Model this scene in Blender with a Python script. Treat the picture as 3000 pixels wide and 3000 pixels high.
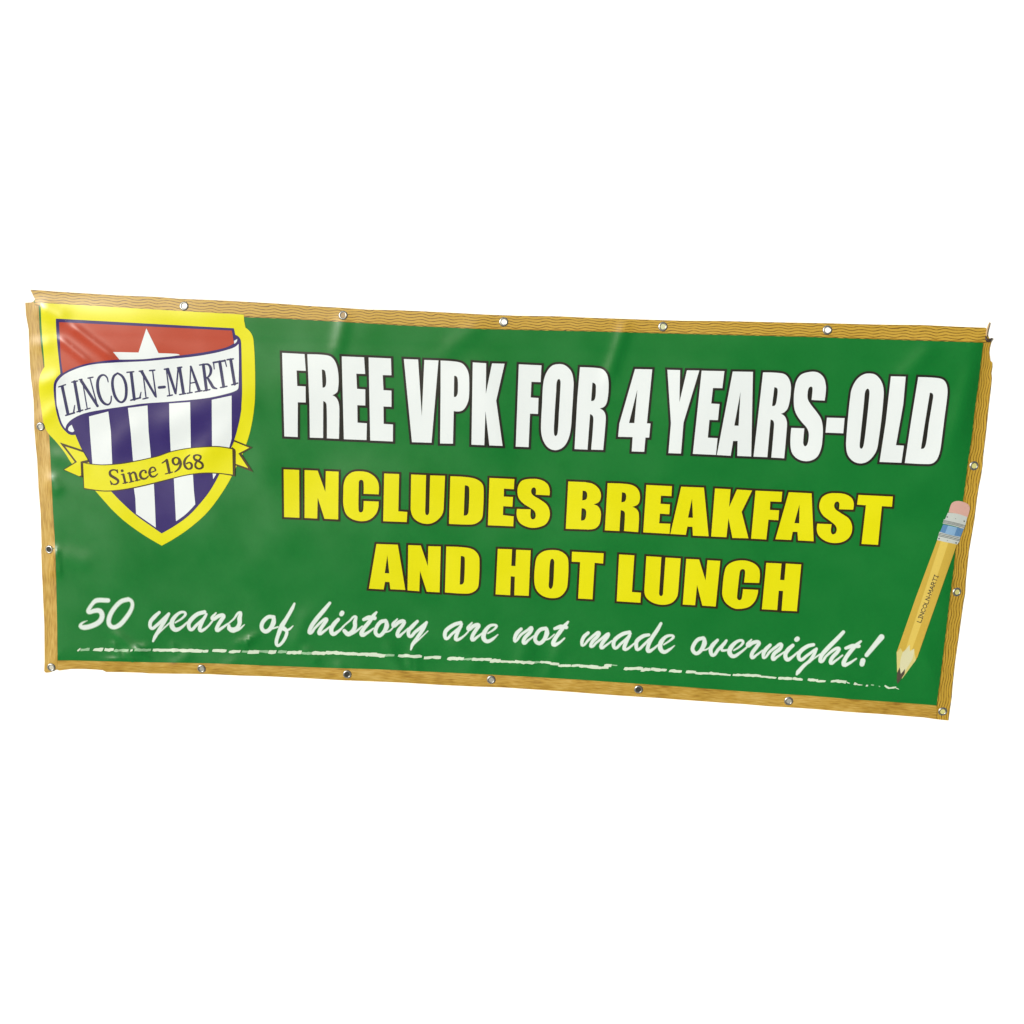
import bpy, math, random
import numpy as np
from mathutils import Vector, Matrix
from mathutils.geometry import delaunay_2d_cdt

random.seed(7)
for o in list(bpy.data.objects):
    bpy.data.objects.remove(o, do_unlink=True)
S = bpy.context.scene
COL = S.collection
R_ = math.radians

# ------------------------------------------------------------------ camera, sky, sun, exposure
BZ = 3.0                                            # height of the banner's centre on the wall
FOC = 3740.0                                        # focal length in pixels of the 3000 px photo
CAM = np.array([0.2843936, -3.24179756, 0.69631028])
rx, ry, rz = -0.212812664, -0.0289240534, 0.0699905611
def rot(a, ax):
    c, s = math.cos(a), math.sin(a)
    return np.array({'x': [[1,0,0],[0,c,-s],[0,s,c]], 'y': [[c,0,s],[0,1,0],[-s,0,c]], 'z': [[c,-s,0],[s,c,0],[0,0,1]]}[ax])
MC = rot(rz, 'z') @ rot(rx, 'x') @ rot(ry, 'y')     # columns: right, forward, up
cam = bpy.data.cameras.new('camera'); co = bpy.data.objects.new('camera', cam); COL.objects.link(co)
cam.sensor_width = 36; cam.lens = FOC * 36 / 3000; cam.clip_end = 500
mw = Matrix.Identity(4)
for i in range(3):
    mw[i][0] = MC[i, 0]; mw[i][1] = MC[i, 2]; mw[i][2] = -MC[i, 1]; mw[i][3] = CAM[i] + (BZ if i == 2 else 0)
co.matrix_world = mw
S.camera = co

SUN_DIR = Vector((-0.60, -0.77, 0.215)).normalized()     # towards the sun
SUN_EL = math.asin(SUN_DIR.z)
w = bpy.data.worlds.new('World'); S.world = w; w.use_nodes = True
nt = w.node_tree
sky = nt.nodes.new('ShaderNodeTexSky'); sky.sky_type = 'NISHITA'; sky.sun_disc = False
sky.sun_elevation = SUN_EL; sky.sun_rotation = math.atan2(SUN_DIR.x, SUN_DIR.y)
sky.air_density = 1.0; sky.dust_density = 3.0; sky.ozone_density = 1.0
bg = nt.nodes['Background']; bg.inputs['Strength'].default_value = 0.05
nt.links.new(sky.outputs[0], bg.inputs['Color'])
sl = bpy.data.lights.new('sun', 'SUN'); sl.energy = 3.2; sl.angle = R_(6); sl.color = (1.0, 0.985, 0.95)
so = bpy.data.objects.new('sun', sl); COL.objects.link(so)
so.rotation_euler = SUN_DIR.to_track_quat('Z', 'Y').to_euler()
so.location = (-3, -5, 6)
S.view_settings.view_transform = 'Standard'; S.view_settings.look = 'None'
S.view_settings.gamma = 1; S.view_settings.exposure = 0.40

# ------------------------------------------------------------------ helpers
def tag(o, label=None, cat=None, group=None, kind=None):
    for k, v in (('label', label), ('category', cat), ('group', group), ('kind', kind)):
        if v: o[k] = v
    return o

def box(name, x0, x1, y0, y1, z0, z1, m):
    v = [(x, y, z) for x in (x0, x1) for y in (y0, y1) for z in (z0, z1)]
    f = [(0,1,3,2),(4,6,7,5),(0,4,5,1),(2,3,7,6),(0,2,6,4),(1,5,7,3)]
    me = bpy.data.meshes.new(name); me.from_pydata(v, [], f); me.materials.append(m)
    o = bpy.data.objects.new(name, me); COL.objects.link(o); return o

def mat(name, col, rough=0.34, spec=0.42, metal=0.0, grain=0.05, gscale=260, bump=0.03, bscale=420):
    m = bpy.data.materials.new(name); m.use_nodes = True
    t = m.node_tree; b = t.nodes['Principled BSDF']
    b.inputs['Roughness'].default_value = rough; b.inputs['Metallic'].default_value = metal
    b.inputs['Specular IOR Level'].default_value = spec
    tc = t.nodes.new('ShaderNodeTexCoord')
    n = t.nodes.new('ShaderNodeTexNoise'); n.inputs['Scale'].default_value = gscale; n.inputs['Detail'].default_value = 3
    t.links.new(tc.outputs['Object'], n.inputs['Vector'])
    n2 = t.nodes.new('ShaderNodeTexNoise'); n2.inputs['Scale'].default_value = 9; n2.inputs['Detail'].default_value = 4
    t.links.new(tc.outputs['Object'], n2.inputs['Vector'])
    ad = t.nodes.new('ShaderNodeMath'); ad.operation = 'ADD'
    t.links.new(n.outputs['Fac'], ad.inputs[0]); t.links.new(n2.outputs['Fac'], ad.inputs[1])
    mr = t.nodes.new('ShaderNodeMapRange')
    mr.inputs[1].default_value = 0.6; mr.inputs[2].default_value = 1.4
    mr.inputs[3].default_value = 1 - grain; mr.inputs[4].default_value = 1 + grain
    t.links.new(ad.outputs[0], mr.inputs[0])
    mx = t.nodes.new('ShaderNodeVectorMath'); mx.operation = 'SCALE'
    mx.inputs[0].default_value = col
    t.links.new(mr.outputs[0], mx.inputs['Scale'])
    t.links.new(mx.outputs[0], b.inputs['Base Color'])
    # roughness wear and the fine weave of the scrim under the vinyl
    mr2 = t.nodes.new('ShaderNodeMapRange'); mr2.inputs[1].default_value = 0.3; mr2.inputs[2].default_value = 0.7
    mr2.inputs[3].default_value = rough - 0.05; mr2.inputs[4].default_value = rough + 0.06
    t.links.new(n2.outputs['Fac'], mr2.inputs[0]); t.links.new(mr2.outputs[0], b.inputs['Roughness'])
    if bump:
        n3 = t.nodes.new('ShaderNodeTexNoise'); n3.inputs['Scale'].default_value = bscale; n3.inputs['Detail'].default_value = 2
        t.links.new(tc.outputs['Object'], n3.inputs['Vector'])
        bp = t.nodes.new('ShaderNodeBump'); bp.inputs['Strength'].default_value = bump; bp.inputs['Distance'].default_value = 0.001
        t.links.new(n3.outputs['Fac'], bp.inputs['Height']); t.links.new(bp.outputs[0], b.inputs['Normal'])
    return m

GREEN = mat('green_vinyl', (0.002, 0.138, 0.020), grain=0.07, gscale=160)
WHITE = mat('white_print', (0.61, 0.675, 0.70), grain=0.012)
YELLOW = mat('yellow_print', (0.585, 0.575, 0.0005), grain=0.03)
NAVY = mat('navy_print', (0.021, 0.011, 0.115), grain=0.08)
NAVYL = mat('navy_lettering', (0.020, 0.022, 0.085), grain=0.08)
RED = mat('red_print', (0.36, 0.044, 0.018), grain=0.05)
DARK = mat('dark_outline_print', (0.012, 0.012, 0.010), grain=0.1)
OUTB = mat('brown_black_outline_print', (0.020, 0.013, 0.004), grain=0.1)
BROWN = mat('dark_brown_print', (0.045, 0.030, 0.010), grain=0.1)
SCRIPT = mat('white_script_print', (0.55, 0.64, 0.62), grain=0.02)
SOFT = mat('pale_green_print', (0.20, 0.36, 0.22), grain=0.05)
CHALK = mat('chalk_white_print', (0.50, 0.60, 0.49), grain=0.12, gscale=500)
CHALKD = mat('chalk_faded_print', (0.22, 0.40, 0.24), grain=0.2, gscale=500)
PINK = mat('pink_print', (0.50, 0.31, 0.27), grain=0.04)
SILVER = mat('pale_grey_print', (0.42, 0.47, 0.46), grain=0.04)
GREYD = mat('dark_grey_print', (0.05, 0.06, 0.06), grain=0.04)
BLUE = mat('blue_print', (0.085, 0.20, 0.38), grain=0.1)
BLUEL = mat('light_blue_print', (0.19, 0.34, 0.52), grain=0.08)
PEN1 = mat('pencil_yellow_print', (0.56, 0.43, 0.09), grain=0.05)
PEN2 = mat('pencil_ochre_print', (0.46, 0.325, 0.05), grain=0.05)
PENW = mat('pale_wood_print', (0.50, 0.46, 0.17), grain=0.05)
PENC = mat('pale_cream_print', (0.52, 0.52, 0.33), grain=0.05)
LEAD = mat('pencil_lead_print', (0.060, 0.050, 0.035), grain=0.1)
METAL = mat('nickel_eyelet', (0.34, 0.35, 0.335), rough=0.36, metal=0.9, grain=0.12, gscale=300, bump=0.25, bscale=200)
BACK = mat('plain_white_vinyl_back', (0.5, 0.5, 0.48))

def wood(name, wavy):
    """printed wood grain: UV u runs along the strip in tenths of a metre, v across it from 0 to 1"""
    m = bpy.data.materials.new(name); m.use_nodes = True
    t = m.node_tree; L = t.links; b = t.nodes['Principled BSDF']
    b.inputs['Roughness'].default_value = 0.42
    def mth(op, a, c=None, d=None):
        n = t.nodes.new('ShaderNodeMath'); n.operation = op
        for i, x in enumerate((a, c, d)):
            if x is None: continue
            if isinstance(x, (int, float)): n.inputs[i].default_value = x
            else: L.new(x, n.inputs[i])
        return n.outputs[0]
    uv = t.nodes.new('ShaderNodeUVMap'); sp = t.nodes.new('ShaderNodeSeparateXYZ'); L.new(uv.outputs[0], sp.inputs[0])
    u, v = sp.outputs[0], sp.outputs[1]
    def noise(su, sv, sc, det=2, off=0):
        cb = t.nodes.new('ShaderNodeCombineXYZ')
        L.new(mth('MULTIPLY', u, su), cb.inputs[0]); L.new(mth('MULTIPLY', v, sv), cb.inputs[1]); cb.inputs[2].default_value = off
        n = t.nodes.new('ShaderNodeTexNoise'); n.inputs['Scale'].default_value = sc; n.inputs['Detail'].default_value = det
        L.new(cb.outputs[0], n.inputs['Vector']); return n.outputs['Fac']
    n1 = noise(0.9, 1.2, 1.6, 2)
    streak = noise(1.6, 7.0, 2.0, 4, 3.1)
    rmp = t.nodes.new('ShaderNodeValToRGB'); e = rmp.color_ramp.elements
    if wavy:
        w1 = mth('SINE', mth('MULTIPLY_ADD', u, 10.2, mth('MULTIPLY', n1, 3.0)))
        w2 = mth('SINE', mth('MULTIPLY_ADD', u, 17.3, mth('MULTIPLY', v, 2.0)))
        ph = mth('ADD', mth('MULTIPLY', v, 5.2), mth('ADD', mth('MULTIPLY', w1, 0.24), mth('MULTIPLY', w2, 0.05)))
        ph = mth('ADD', ph, mth('MULTIPLY', n1, 0.7))
        fr = mth('FRACT', ph)
        line = mth('ABSOLUTE', mth('SUBTRACT', fr, 0.5))
        dark = t.nodes.new('ShaderNodeMapRange'); dark.interpolation_type = 'SMOOTHSTEP'
        dark.inputs[1].default_value = 0.05; dark.inputs[2].default_value = 0.17
        dark.inputs[3].default_value = 0.0; dark.inputs[4].default_value = 1.0
        L.new(line, dark.inputs[0])
        br = noise(5, 3, 2.0, 2, 7.7)
        brk = t.nodes.new('ShaderNodeMapRange'); brk.inputs[1].default_value = 0.36; brk.inputs[2].default_value = 0.52
        L.new(br, brk.inputs[0])
        val = mth('SUBTRACT', 1.0, mth('MULTIPLY', mth('SUBTRACT', 1.0, dark.outputs[0]), mth('MULTIPLY_ADD', brk.outputs[0], 0.45, 0.65)))
        # brown scallops where the printed board meets the green
        sc = mth('ABSOLUTE', mth('SINE', mth('MULTIPLY', u, 5.1)))
        edge = mth('GREATER_THAN', v, mth('MULTIPLY_ADD', sc, -0.13, 1.02))
        val = mth('SUBTRACT', mth('MULTIPLY_ADD', val, 0.75, mth('MULTIPLY', streak, 0.32)), mth('MULTIPLY', edge, 0.38))
        e[0].position = 0.12; e[0].color = (0.07, 0.030, 0.002, 1)
        e[1].position = 0.98; e[1].color = (0.44, 0.285, 0.035, 1)
        x = rmp.color_ramp.elements.new(0.62); x.color = (0.32, 0.185, 0.010, 1)
    else:
        big = noise(0.8, 0.7, 1.5, 3, 5.0)
        val = mth('ADD', mth('MULTIPLY', streak, 0.9), mth('MULTIPLY', big, 0.6))
        val = mth('SUBTRACT', val, mth('MULTIPLY', mth('POWER', v, 8.0), 0.12))
        e[0].position = 0.45; e[0].color = (0.20, 0.10, 0.008, 1)
        e[1].position = 1.0; e[1].color = (0.50, 0.35, 0.095, 1)
        x = rmp.color_ramp.elements.new(0.72); x.color = (0.38, 0.235, 0.032, 1)
    L.new(val, rmp.inputs[0]); L.new(rmp.outputs[0], b.inputs['Base Color'])
    return m
WOODW = wood('printed_wavy_wood', True)
WOODS = wood('printed_soft_wood', False)

# ------------------------------------------------------------------ the sheet as a surface
# A point of the artwork is noted in photo pixels; sheet() gives where it lies on the real sheet.
rng = random.Random(11)
WAVES = []
for k in range(9):
    lam = rng.uniform(330, 900); a = rng.uniform(0, math.pi)
    WAVES.append((2*math.pi/lam*math.cos(a), 2*math.pi/lam*math.sin(a), rng.uniform(0, 6.28), 1.05*lam/600))
for k in range(10):
    lam = rng.uniform(90, 220); a = rng.uniform(-0.6, 0.6)
    WAVES.append((2*math.pi/lam*math.cos(a), 2*math.pi/lam*math.sin(a), rng.uniform(0, 6.28), 0.045*lam/150))
RIDGES = [  # x0 y0 x1 y1 half width, height mm
    (190, 940, 350, 1062, 15, 1.9), (165, 985, 270, 1070, 13, 1.5), (120, 900, 190, 935, 26, 1.6),
    (75, 1010, 150, 1010, 22, 0.9), (110, 1130, 175, 1105, 24, 1.1), (95, 1250, 180, 1180, 22, 0.8),
    (1840, 930, 1775, 1130, 20, 1.5), (1010, 930, 985, 1040, 22, 1.2), (1420, 940, 1300, 1040, 30, 1.0),
    (2740, 1010, 2640, 1110, 30, 1.6), (2860, 1040, 2780, 1330, 28, 1.5), (2800, 1340, 2480, 1560, 45, 1.5),
    (2560, 1420, 2700, 1480, 40, 1.0), (330, 1850, 420, 1925, 16, 1.7), (350, 1925, 440, 1890, 13, 1.1),
    (690, 1890, 760, 1860, 14, 1.0), (860, 1900, 900, 1790, 24, 1.1), (930, 1940, 890, 1900, 16, 1.3),
    (1130, 1880, 1180, 1990, 22, 1.3), (1210, 1890, 1220, 1980, 16, 0.9), (1320, 1880, 1400, 1960, 26, 1.5),
    (1545, 1880, 1520, 1970, 26, 1.4), (1600, 1990, 1640, 1900, 20, 1.0), (1690, 1960, 1620, 1880, 30, 1.0),
    (165, 1600, 172, 1690, 12, 1.6), (185, 1625, 260, 1650, 30, 1.1), (150, 1400, 170, 1440, 20, 1.3),
    (155, 1330, 250, 1370, 26, 0.8), (2400, 2000, 2560, 2080, 26, 0.9), (2000, 1960, 2080, 2040, 30, 0.9),
    (500, 1960, 560, 1910, 18, 0.9), (620, 1985, 700, 1930, 18, 0.7), (1010, 2000, 990, 1940, 18, 0.9),
    (430, 1275, 700, 1150, 52, 3.4), (560, 1370, 700, 1210, 40, 2.4), (230, 1952, 560, 1962, 40, 2.2), (520, 1962, 980, 1985, 42, 2.8), (900, 1985, 1380, 2005, 42, 2.8), (1300, 2000, 1750, 2030, 42, 2.2), (700, 1120, 800, 1420, 45, 2.0), (330, 1320, 420, 1230, 40, 1.8), (850, 1060, 800, 1720, 90, 2.4), (1000, 1390, 1650, 1430, 60, 1.6),
    (420, 1010, 640, 1050, 40, 0.9), (880, 1500, 1050, 1760, 60, 1.5), (330, 1640, 520, 1900, 70, 1.6), (1950, 1420, 2100, 1050, 80, 1.2),
    (330, 1880, 352, 1925, 9, 1.2), (365, 1905, 400, 1945, 8, 0.9), (395, 1890, 440, 1930, 9, 0.8), (300, 1935, 420, 1928, 9, 0.9),
    (505, 1885, 512, 1915, 10, 0.7), (716, 1900, 735, 1868, 8, 0.9), (1195, 1915, 1200, 1960, 8, 0.7), (150, 1690, 160, 1610, 9, 1.2),
    (2240, 1450, 2350, 1400, 40, 1.0), (1400, 1050, 1480, 1360, 50, 1.5), (960, 1380, 1300, 1560, 60, 1.6), (560, 1520, 760, 1700, 60, 1.4),
    (2230, 1090, 2500, 1130, 60, 1.4), (2300, 1330, 2750, 1480, 50, 1.2), (2620, 1560, 2700, 1800, 60, 1.3),
    (2700, 1900, 2740, 1990, 26, 1.0), (110, 1450, 118, 1850, 16, 0.8), (200, 1965, 480, 1950, 13, 0.9),
]
def edge_dist(x, y):
    """rough distance in photo pixels from the nearest hem"""
    top = y-(852+(x-90)*0.0385); bot = (1958+(x-145)*0.0565)-y
    lf = x-(78+(y-890)*0.052); rt = (2908-(y-1000)*0.115)-x
    return np.minimum(np.minimum(top, bot), np.minimum(lf, rt))
def height(x, y):
    h = np.zeros_like(x, dtype=float)
    for kx, ky, p, a in WAVES:
        h += a*np.sin(kx*x + ky*y + p)
    e = np.clip(edge_dist(x, y), 0, None)
    h = 5.0*(1-np.exp(-(e/38)**2))+h*(0.12+0.88*(1-np.exp(-(e/38)**2)))
    kr = 0.25+0.75*(1-np.exp(-(e/15)**2))
    for x0, y0, x1, y1, wd, a in RIDGES:
        dx, dy = x1-x0, y1-y0; L = math.hypot(dx, dy)
        t = ((x-x0)*dx + (y-y0)*dy)/L/L; d = ((x-x0)*dy - (y-y0)*dx)/L
        tt = np.clip(np.abs(t-0.5)-0.25, 0, None)*L/ (0.25*L + wd)
        h += kr*(2.3 if wd < 40 else 1.5)*a*np.exp(-(d/wd)**2)*np.exp(-(tt*1.6)**2)
    # stitched hem along the top edge shows as a faint step
    yt = 995 + (x-800)*0.032
    h += 0.35/(1+np.exp(np.clip((y-yt)/4, -40, 40)))
    return (1.2+np.maximum(h, 0.0))*0.001                           # metres in front of the wall face + clearance
def on_plane(x, y, h):
    d = np.stack([(x-1500)/FOC, np.ones_like(x), (1500-y)/FOC], -1) @ MC.T
    t = (-h - CAM[1])/d[..., 1]
    return CAM + d*t[..., None]
def sheet(x, y, lift=0.0):
    x = np.asarray(x, float); y = np.asarray(y, float)
    h = height(x, y) + lift
    p = on_plane(x, y, h); p[..., 2] += BZ
    return p
def sheet_normal(x, y):
    a = sheet(x+1.5, y)-sheet(x-1.5, y); b = sheet(x, y+1.5)-sheet(x, y-1.5)
    n = np.cross(a, b); n /= np.linalg.norm(n, axis=-1, keepdims=True)
    n[n[:, 1] > 0] *= -1
    return n
LAYER = 0.0003

# ------------------------------------------------------------------ artwork notation
VIEWS = {'A': (60, 820, 4.83), 'B': (420, 840, 4.83), 'C': (60, 1200, 4.83), 'D': (420, 1200, 4.83),
         'E': (800, 1000, 4.83), 'F': (1150, 1000, 4.83), 'G': (1500, 1000, 4.83), 'H': (1800, 1000, 4.83),
         'I': (2150, 1050, 4.83), 'J': (2450, 1050, 4.83), 'K': (800, 1300, 3.864), 'L': (1250, 1300, 3.864),
         'M': (1700, 1350, 3.864), 'N': (2150, 1400, 3.864), 'O': (210, 1700, 4.83), 'P': (560, 1700, 4.83),
         'Q': (900, 1700, 4.83), 'R': (1270, 1700, 4.83), 'S': (1630, 1700, 4.83), 'T': (1980, 1750, 4.83),
         'U': (2280, 1750, 4.83), 'V': (2550, 1430, 4.83), 'W': (2500, 1750, 4.83), 'X': (0, 0, 1.0)}
def parse(s, v0='X'):
    out = []; v = v0
    for tok in s.replace('\n', ' ').split(','):
        tok = tok.strip()
        if not tok: continue
        if ':' in tok: v, tok = [q.strip() for q in tok.split(':')]
        sm = tok.endswith('*'); f = [float(q) for q in tok.rstrip('*').split()]
        ox, oy, k = VIEWS[v]
        out.append((ox+f[0]/k, oy+f[1]/k, (f[2]/k if len(f) > 2 else 0.0), sm))
    return out
def hermite(P, closed):
    """corner points stay sharp, starred points are rounded"""
    n = len(P); res = []
    seg = n if closed else n-1
    def tang(i):
        a = P[(i-1) % n]; c = P[(i+1) % n]
        if not closed:
            if i == 0: a = P[0]
            if i == n-1: c = P[n-1]
        t = np.array([c[0]-a[0], c[1]-a[1]]); L = np.hypot(*t)
        return t/L if L > 0 else t
    for i in range(seg):
        a, c = P[i], P[(i+1) % n]
        pa, pc = np.array(a[:2]), np.array(c[:2]); L = np.hypot(*(pc-pa))
        if not (a[3] or c[3]) or L < 0.8:
            res.append((a[0], a[1], a[2])); continue
        ta = tang(i)*L if a[3] else None; tc = tang((i+1) % n)*L if c[3] else None
        if ta is None: ta = 1.5*(pc-pa)-0.5*tc
        if tc is None: tc = 1.5*(pc-pa)-0.5*ta
        m = int(max(2, min(10, L/3.5)))
        for k in range(m):
            s = k/m; s2, s3 = s*s, s*s*s
            q = (2*s3-3*s2+1)*pa + (s3-2*s2+s)*ta + (3*s2-2*s3)*pc + (s3-s2)*tc
            res.append((q[0], q[1], a[2]*(1-s)+c[2]*s))
    if not closed: res.append((P[-1][0], P[-1][1], P[-1][2]))
    return res
def poly(s, v='X'):
    return [(p[0], p[1]) for p in hermite(parse(s, v), True)]
def ring(pts, off):
    """closed contour -> strip of quads reaching 'off' to either side"""
    n = len(pts); P = [np.array(p) for p in pts]
    P = [P[i] for i in range(n) if np.hypot(*(P[i]-P[i-1])) > 0.3]; n = len(P)
    out = []
    nrm = []
    for i in range(n):
        e = P[(i+1) % n]-P[i]; e = e/np.hypot(*e); nrm.append(np.array([e[1], -e[0]]))
    for i in range(n):
        j = (i+1) % n; q = nrm[i]*off
        out.append([P[i]-q, P[j]-q, P[j]+q, P[i]+q])
        na, nb = nrm[i-1], nrm[i]
        cr = na[0]*nb[1]-na[1]*nb[0]
        if abs(cr) < 0.03: continue
        sg = -1.0 if cr > 0 else 1.0                 # side that opens up
        s_ = na+nb; d = s_.dot(s_)
        for sg in (1.0, -1.0):
            if d > 0.30: out.append([P[i], P[i]+sg*na*off, P[i]+sg*2*s_/d*off, P[i]+sg*nb*off])
            else:
                ta = np.array([-na[1], na[0]]); tb = np.array([-nb[1], nb[0]])
                out.append([P[i], P[i]+sg*na*off, P[i]+sg*nb*off])
                if d < 0.30:
                    tip = (ta-tb); tip = tip/np.hypot(*tip)*off*1.5
                    out.append([P[i]+na*off, P[i]+na*off*0.6+tip, P[i]+nb*off*0.6+tip, P[i]+nb*off])
    return out
def stroke(s, v='X', grow=0.0, smooth=True):
    """brush stroke: points x y r -> union of quads and discs"""
    P = parse(s, v)
    if smooth: P = [(p[0], p[1], p[2], True) for p in P]
    Q = hermite(P, False); out = []
    for i, (x, y, r) in enumerate(Q):
        r += grow; n = 12 if r > 2.5 else 8
        out.append([np.array([x+r*math.cos(6.2832*k/n+0.13*i), y+r*math.sin(6.2832*k/n+0.13*i)]) for k in range(n)])
        if i:
            x0, y0, r0 = Q[i-1]; r0 += grow
            d = np.array([x-x0, y-y0]); L = np.hypot(*d)
            if L < 0.2: continue
            nn = np.array([d[1], -d[0]])/L
            out.append([np.array([x0, y0])-nn*r0, np.array([x, y])-nn*r, np.array([x, y])+nn*r, np.array([x0, y0])+nn*r0])
    return out

GRID = 9.0
def mesh_regions(name, regions, parent, uvf=None, thick=None, label=None):
    """regions: (solids, holes, material, layer). Each is triangulated with a 9 px lattice and laid on the sheet."""
    V, F, MI, mats, XY, LF = [], [], [], [], [], []
    for solids, holes, m, layer in regions:
        if m not in mats: mats.append(m)
        vs, fs = [], []
        for pl in list(solids)+list(holes):
            q = []
            for i in range(len(pl)):
                a, b_ = pl[i], pl[(i+1) % len(pl)]; L = math.hypot(b_[0]-a[0], b_[1]-a[1]); m_ = int(L//11)+1
                for k in range(m_): q.append((float(a[0]+(b_[0]-a[0])*k/m_), -float(a[1]+(b_[1]-a[1])*k/m_)))
            ar = sum(q[i-1][0]*q[i][1]-q[i][0]*q[i-1][1] for i in range(len(q)))
            if abs(ar) < 1e-3: continue
            if ar < 0: q.reverse()
            b = len(vs); vs += q; fs.append(list(range(b, b+len(q))))
        ns = len(fs)-len(holes)
        xs = [p[0] for p in vs]; ys = [p[1] for p in vs]
        lat = []
        gx0, gx1 = math.floor(min(xs)/GRID), math.ceil(max(xs)/GRID); gy0, gy1 = math.floor(min(ys)/GRID), math.ceil(max(ys)/GRID)
        for gx in range(gx0, gx1+1):
            for gy in range(gy0, gy1+1):
                lat.append((gx*GRID, gy*GRID+0.013*gx % 0.1))
        r = delaunay_2d_cdt([Vector(p) for p in vs+lat], [], fs, 0, 1e-4, True)
        base = len(XY); used = {}
        for tri, of in zip(r[2], r[5]):
            if not of: continue
            if not any(k < ns for k in of) or any(k >= ns for k in of): continue
            idx = []
            for k in tri:
                if k not in used:
                    used[k] = len(XY); XY.append((r[0][k].x, -r[0][k].y)); LF.append(layer)
                idx.append(used[k])
            a, b_, c = (XY[i] for i in idx[:3])
            if abs((b_[0]-a[0])*(c[1]-a[1])-(c[0]-a[0])*(b_[1]-a[1])) < 1e-5: continue
            F.append(idx); MI.append(mats.index(m))
    XYa = np.array(XY); lf = np.array(LF)
    P = sheet(XYa[:, 0], XYa[:, 1], lf*LAYER); N = sheet_normal(XYa[:, 0], XYa[:, 1])
    # triangles wound so that they face the viewer (-Y)
    F2 = []
    for f in F:
        a, b_, c = P[f[0]], P[f[1]], P[f[2]]
        if np.cross(b_-a, c-a)[1] > 0: f = f[::-1]
        F2.append(f)
    nv = len(P)
    if thick:
        from collections import Counter
        ec = {}
        for f in F2:
            for i in range(3):
                e = (f[i], f[(i+1) % 3]); ec[e] = 1
        Pb = P+np.array([0, thick, 0])
        P = np.vstack([P, Pb]); N = np.vstack([N, -N])
        back = [[i+nv for i in f[::-1]] for f in F2]
        side = [[b_, a, a+nv, b_+nv] for (a, b_) in ec if (b_, a) not in ec]
        mats.append(BACK)
        MI += [len(mats)-1]*len(back)+[0]*len(side)
        F2 = F2+back+side
    me = bpy.data.meshes.new(name); me.from_pydata(P.tolist(), [], F2)
    for m in mats: me.materials.append(m)
    me.polygons.foreach_set('material_index', MI)
    me.polygons.foreach_set('use_smooth', [True]*len(F2))
    if uvf:
        uv = me.uv_layers.new(name='UVMap')
        for l in me.loops:
            x, y = XY[l.vertex_index if l.vertex_index < nv else l.vertex_index-nv]
            uv.data[l.index].uv = uvf(x, y)
    me.update()
    if not thick: me.normals_split_custom_set_from_vertices(N.tolist())
    else:
        ln = []
        for p in me.polygons:
            flat = len(p.vertices) == 4
            for vi in p.vertices: ln.append(tuple(p.normal) if flat else tuple(N[vi]))
        me.normals_split_custom_set(ln)
    o = bpy.data.objects.new(name, me); COL.objects.link(o)
    o.parent = parent
    if parent is not None and parent.type == 'EMPTY': o.matrix_parent_inverse = parent.matrix_basis.inverted()
    if label: o['label'] = label
    return o

# ------------------------------------------------------------------ setting: wall and ground
WALLM = mat('white_painted_wall', (0.93, 0.93, 0.92), rough=0.9, spec=0.2, grain=0.008, bump=0.02, bscale=90)
GROUNDM = mat('grey_concrete', (0.20, 0.20, 0.19), rough=0.9, grain=0.1, gscale=40, bump=0.2, bscale=60)
tag(box('wall', -16, 16, 0.0005, 0.3, 0, 9, WALLM), kind='structure')
g = box('ground', -60, 60, -80, 60, -0.3, 0, GROUNDM); tag(g, kind='structure')

# ------------------------------------------------------------------ the banner
banner = bpy.data.objects.new('banner', None); COL.objects.link(banner); banner.location = (0, -0.008, BZ-0.514)
banner.empty_display_size = 0.2
tag(banner, 'wide green vinyl banner with printed wood border, white and yellow lettering and a shield', 'banner')
bpy.context.view_layer.update()

TOP_O = [(89,849),(120,850.6),(163.5,854),(267,860.4),(340,865),(460,869.7),(523.5,875),(627,879),(730,884.5),(820,889.7),(912,896.6),(1000,901.5),(1078,907),(1160,908.5),(1243,912),(1340,917),(1420,921.4),(1520,925),(1632,926.4),(1720,930.5),(1797,933),(1900,936.5),(2000,939.6),(2116,940.3),(2298,944.6),(2430,947),(2520,949.5),(2600,951.2),(2703,952),(2807,957),(2888,960)]
RIGHT_O = [(2888,960),(2890,975),(2896,988),(2904.3,1000),(2900,1016),(2898,1033),(2901,1056),(2907,1062),(2907,1075),(2904,1093),(2905.5,1108),(2901,1150),(2896,1190),(2886.7,1280),(2880,1332),(2878,1363),(2873,1397),(2867,1425),(2861,1465),(2854,1523),(2846,1570),(2837.8,1616),(2829,1700),(2827,1738),(2822,1765),(2813,1830),(2806,1880),(2798,1936),(2790,2010),(2787.8,2040),(2781.6,2085),(2778,2111)]
BOT_O = [(144,1970),(165.6,1961),(173,1964.5),(207,1960),(246,1960),(282,1961.7),(300.7,1963.4),(311.6,1968.8),(360,1969.3),(417,1971),(438,1973),(520,1974.2),(610,1975),(705,1979.5),(788,1981.6),(891,1986.7),(950,1990),(1003,1993),(1107,1997),(1179,2000),(1300,2007.3),(1394,2011.6),(1470,2014),(1549,2019),(1610,2023),(1670,2027),(1760,2034),(1837,2039.5),(1930,2045),(1980,2049),(2050,2054),(2125,2059.5),(2180,2063),(2249,2069),(2320,2073),(2380,2077),(2487,2086),(2580,2092),(2680,2100),(2707,2102),(2778,2111)]
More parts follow.
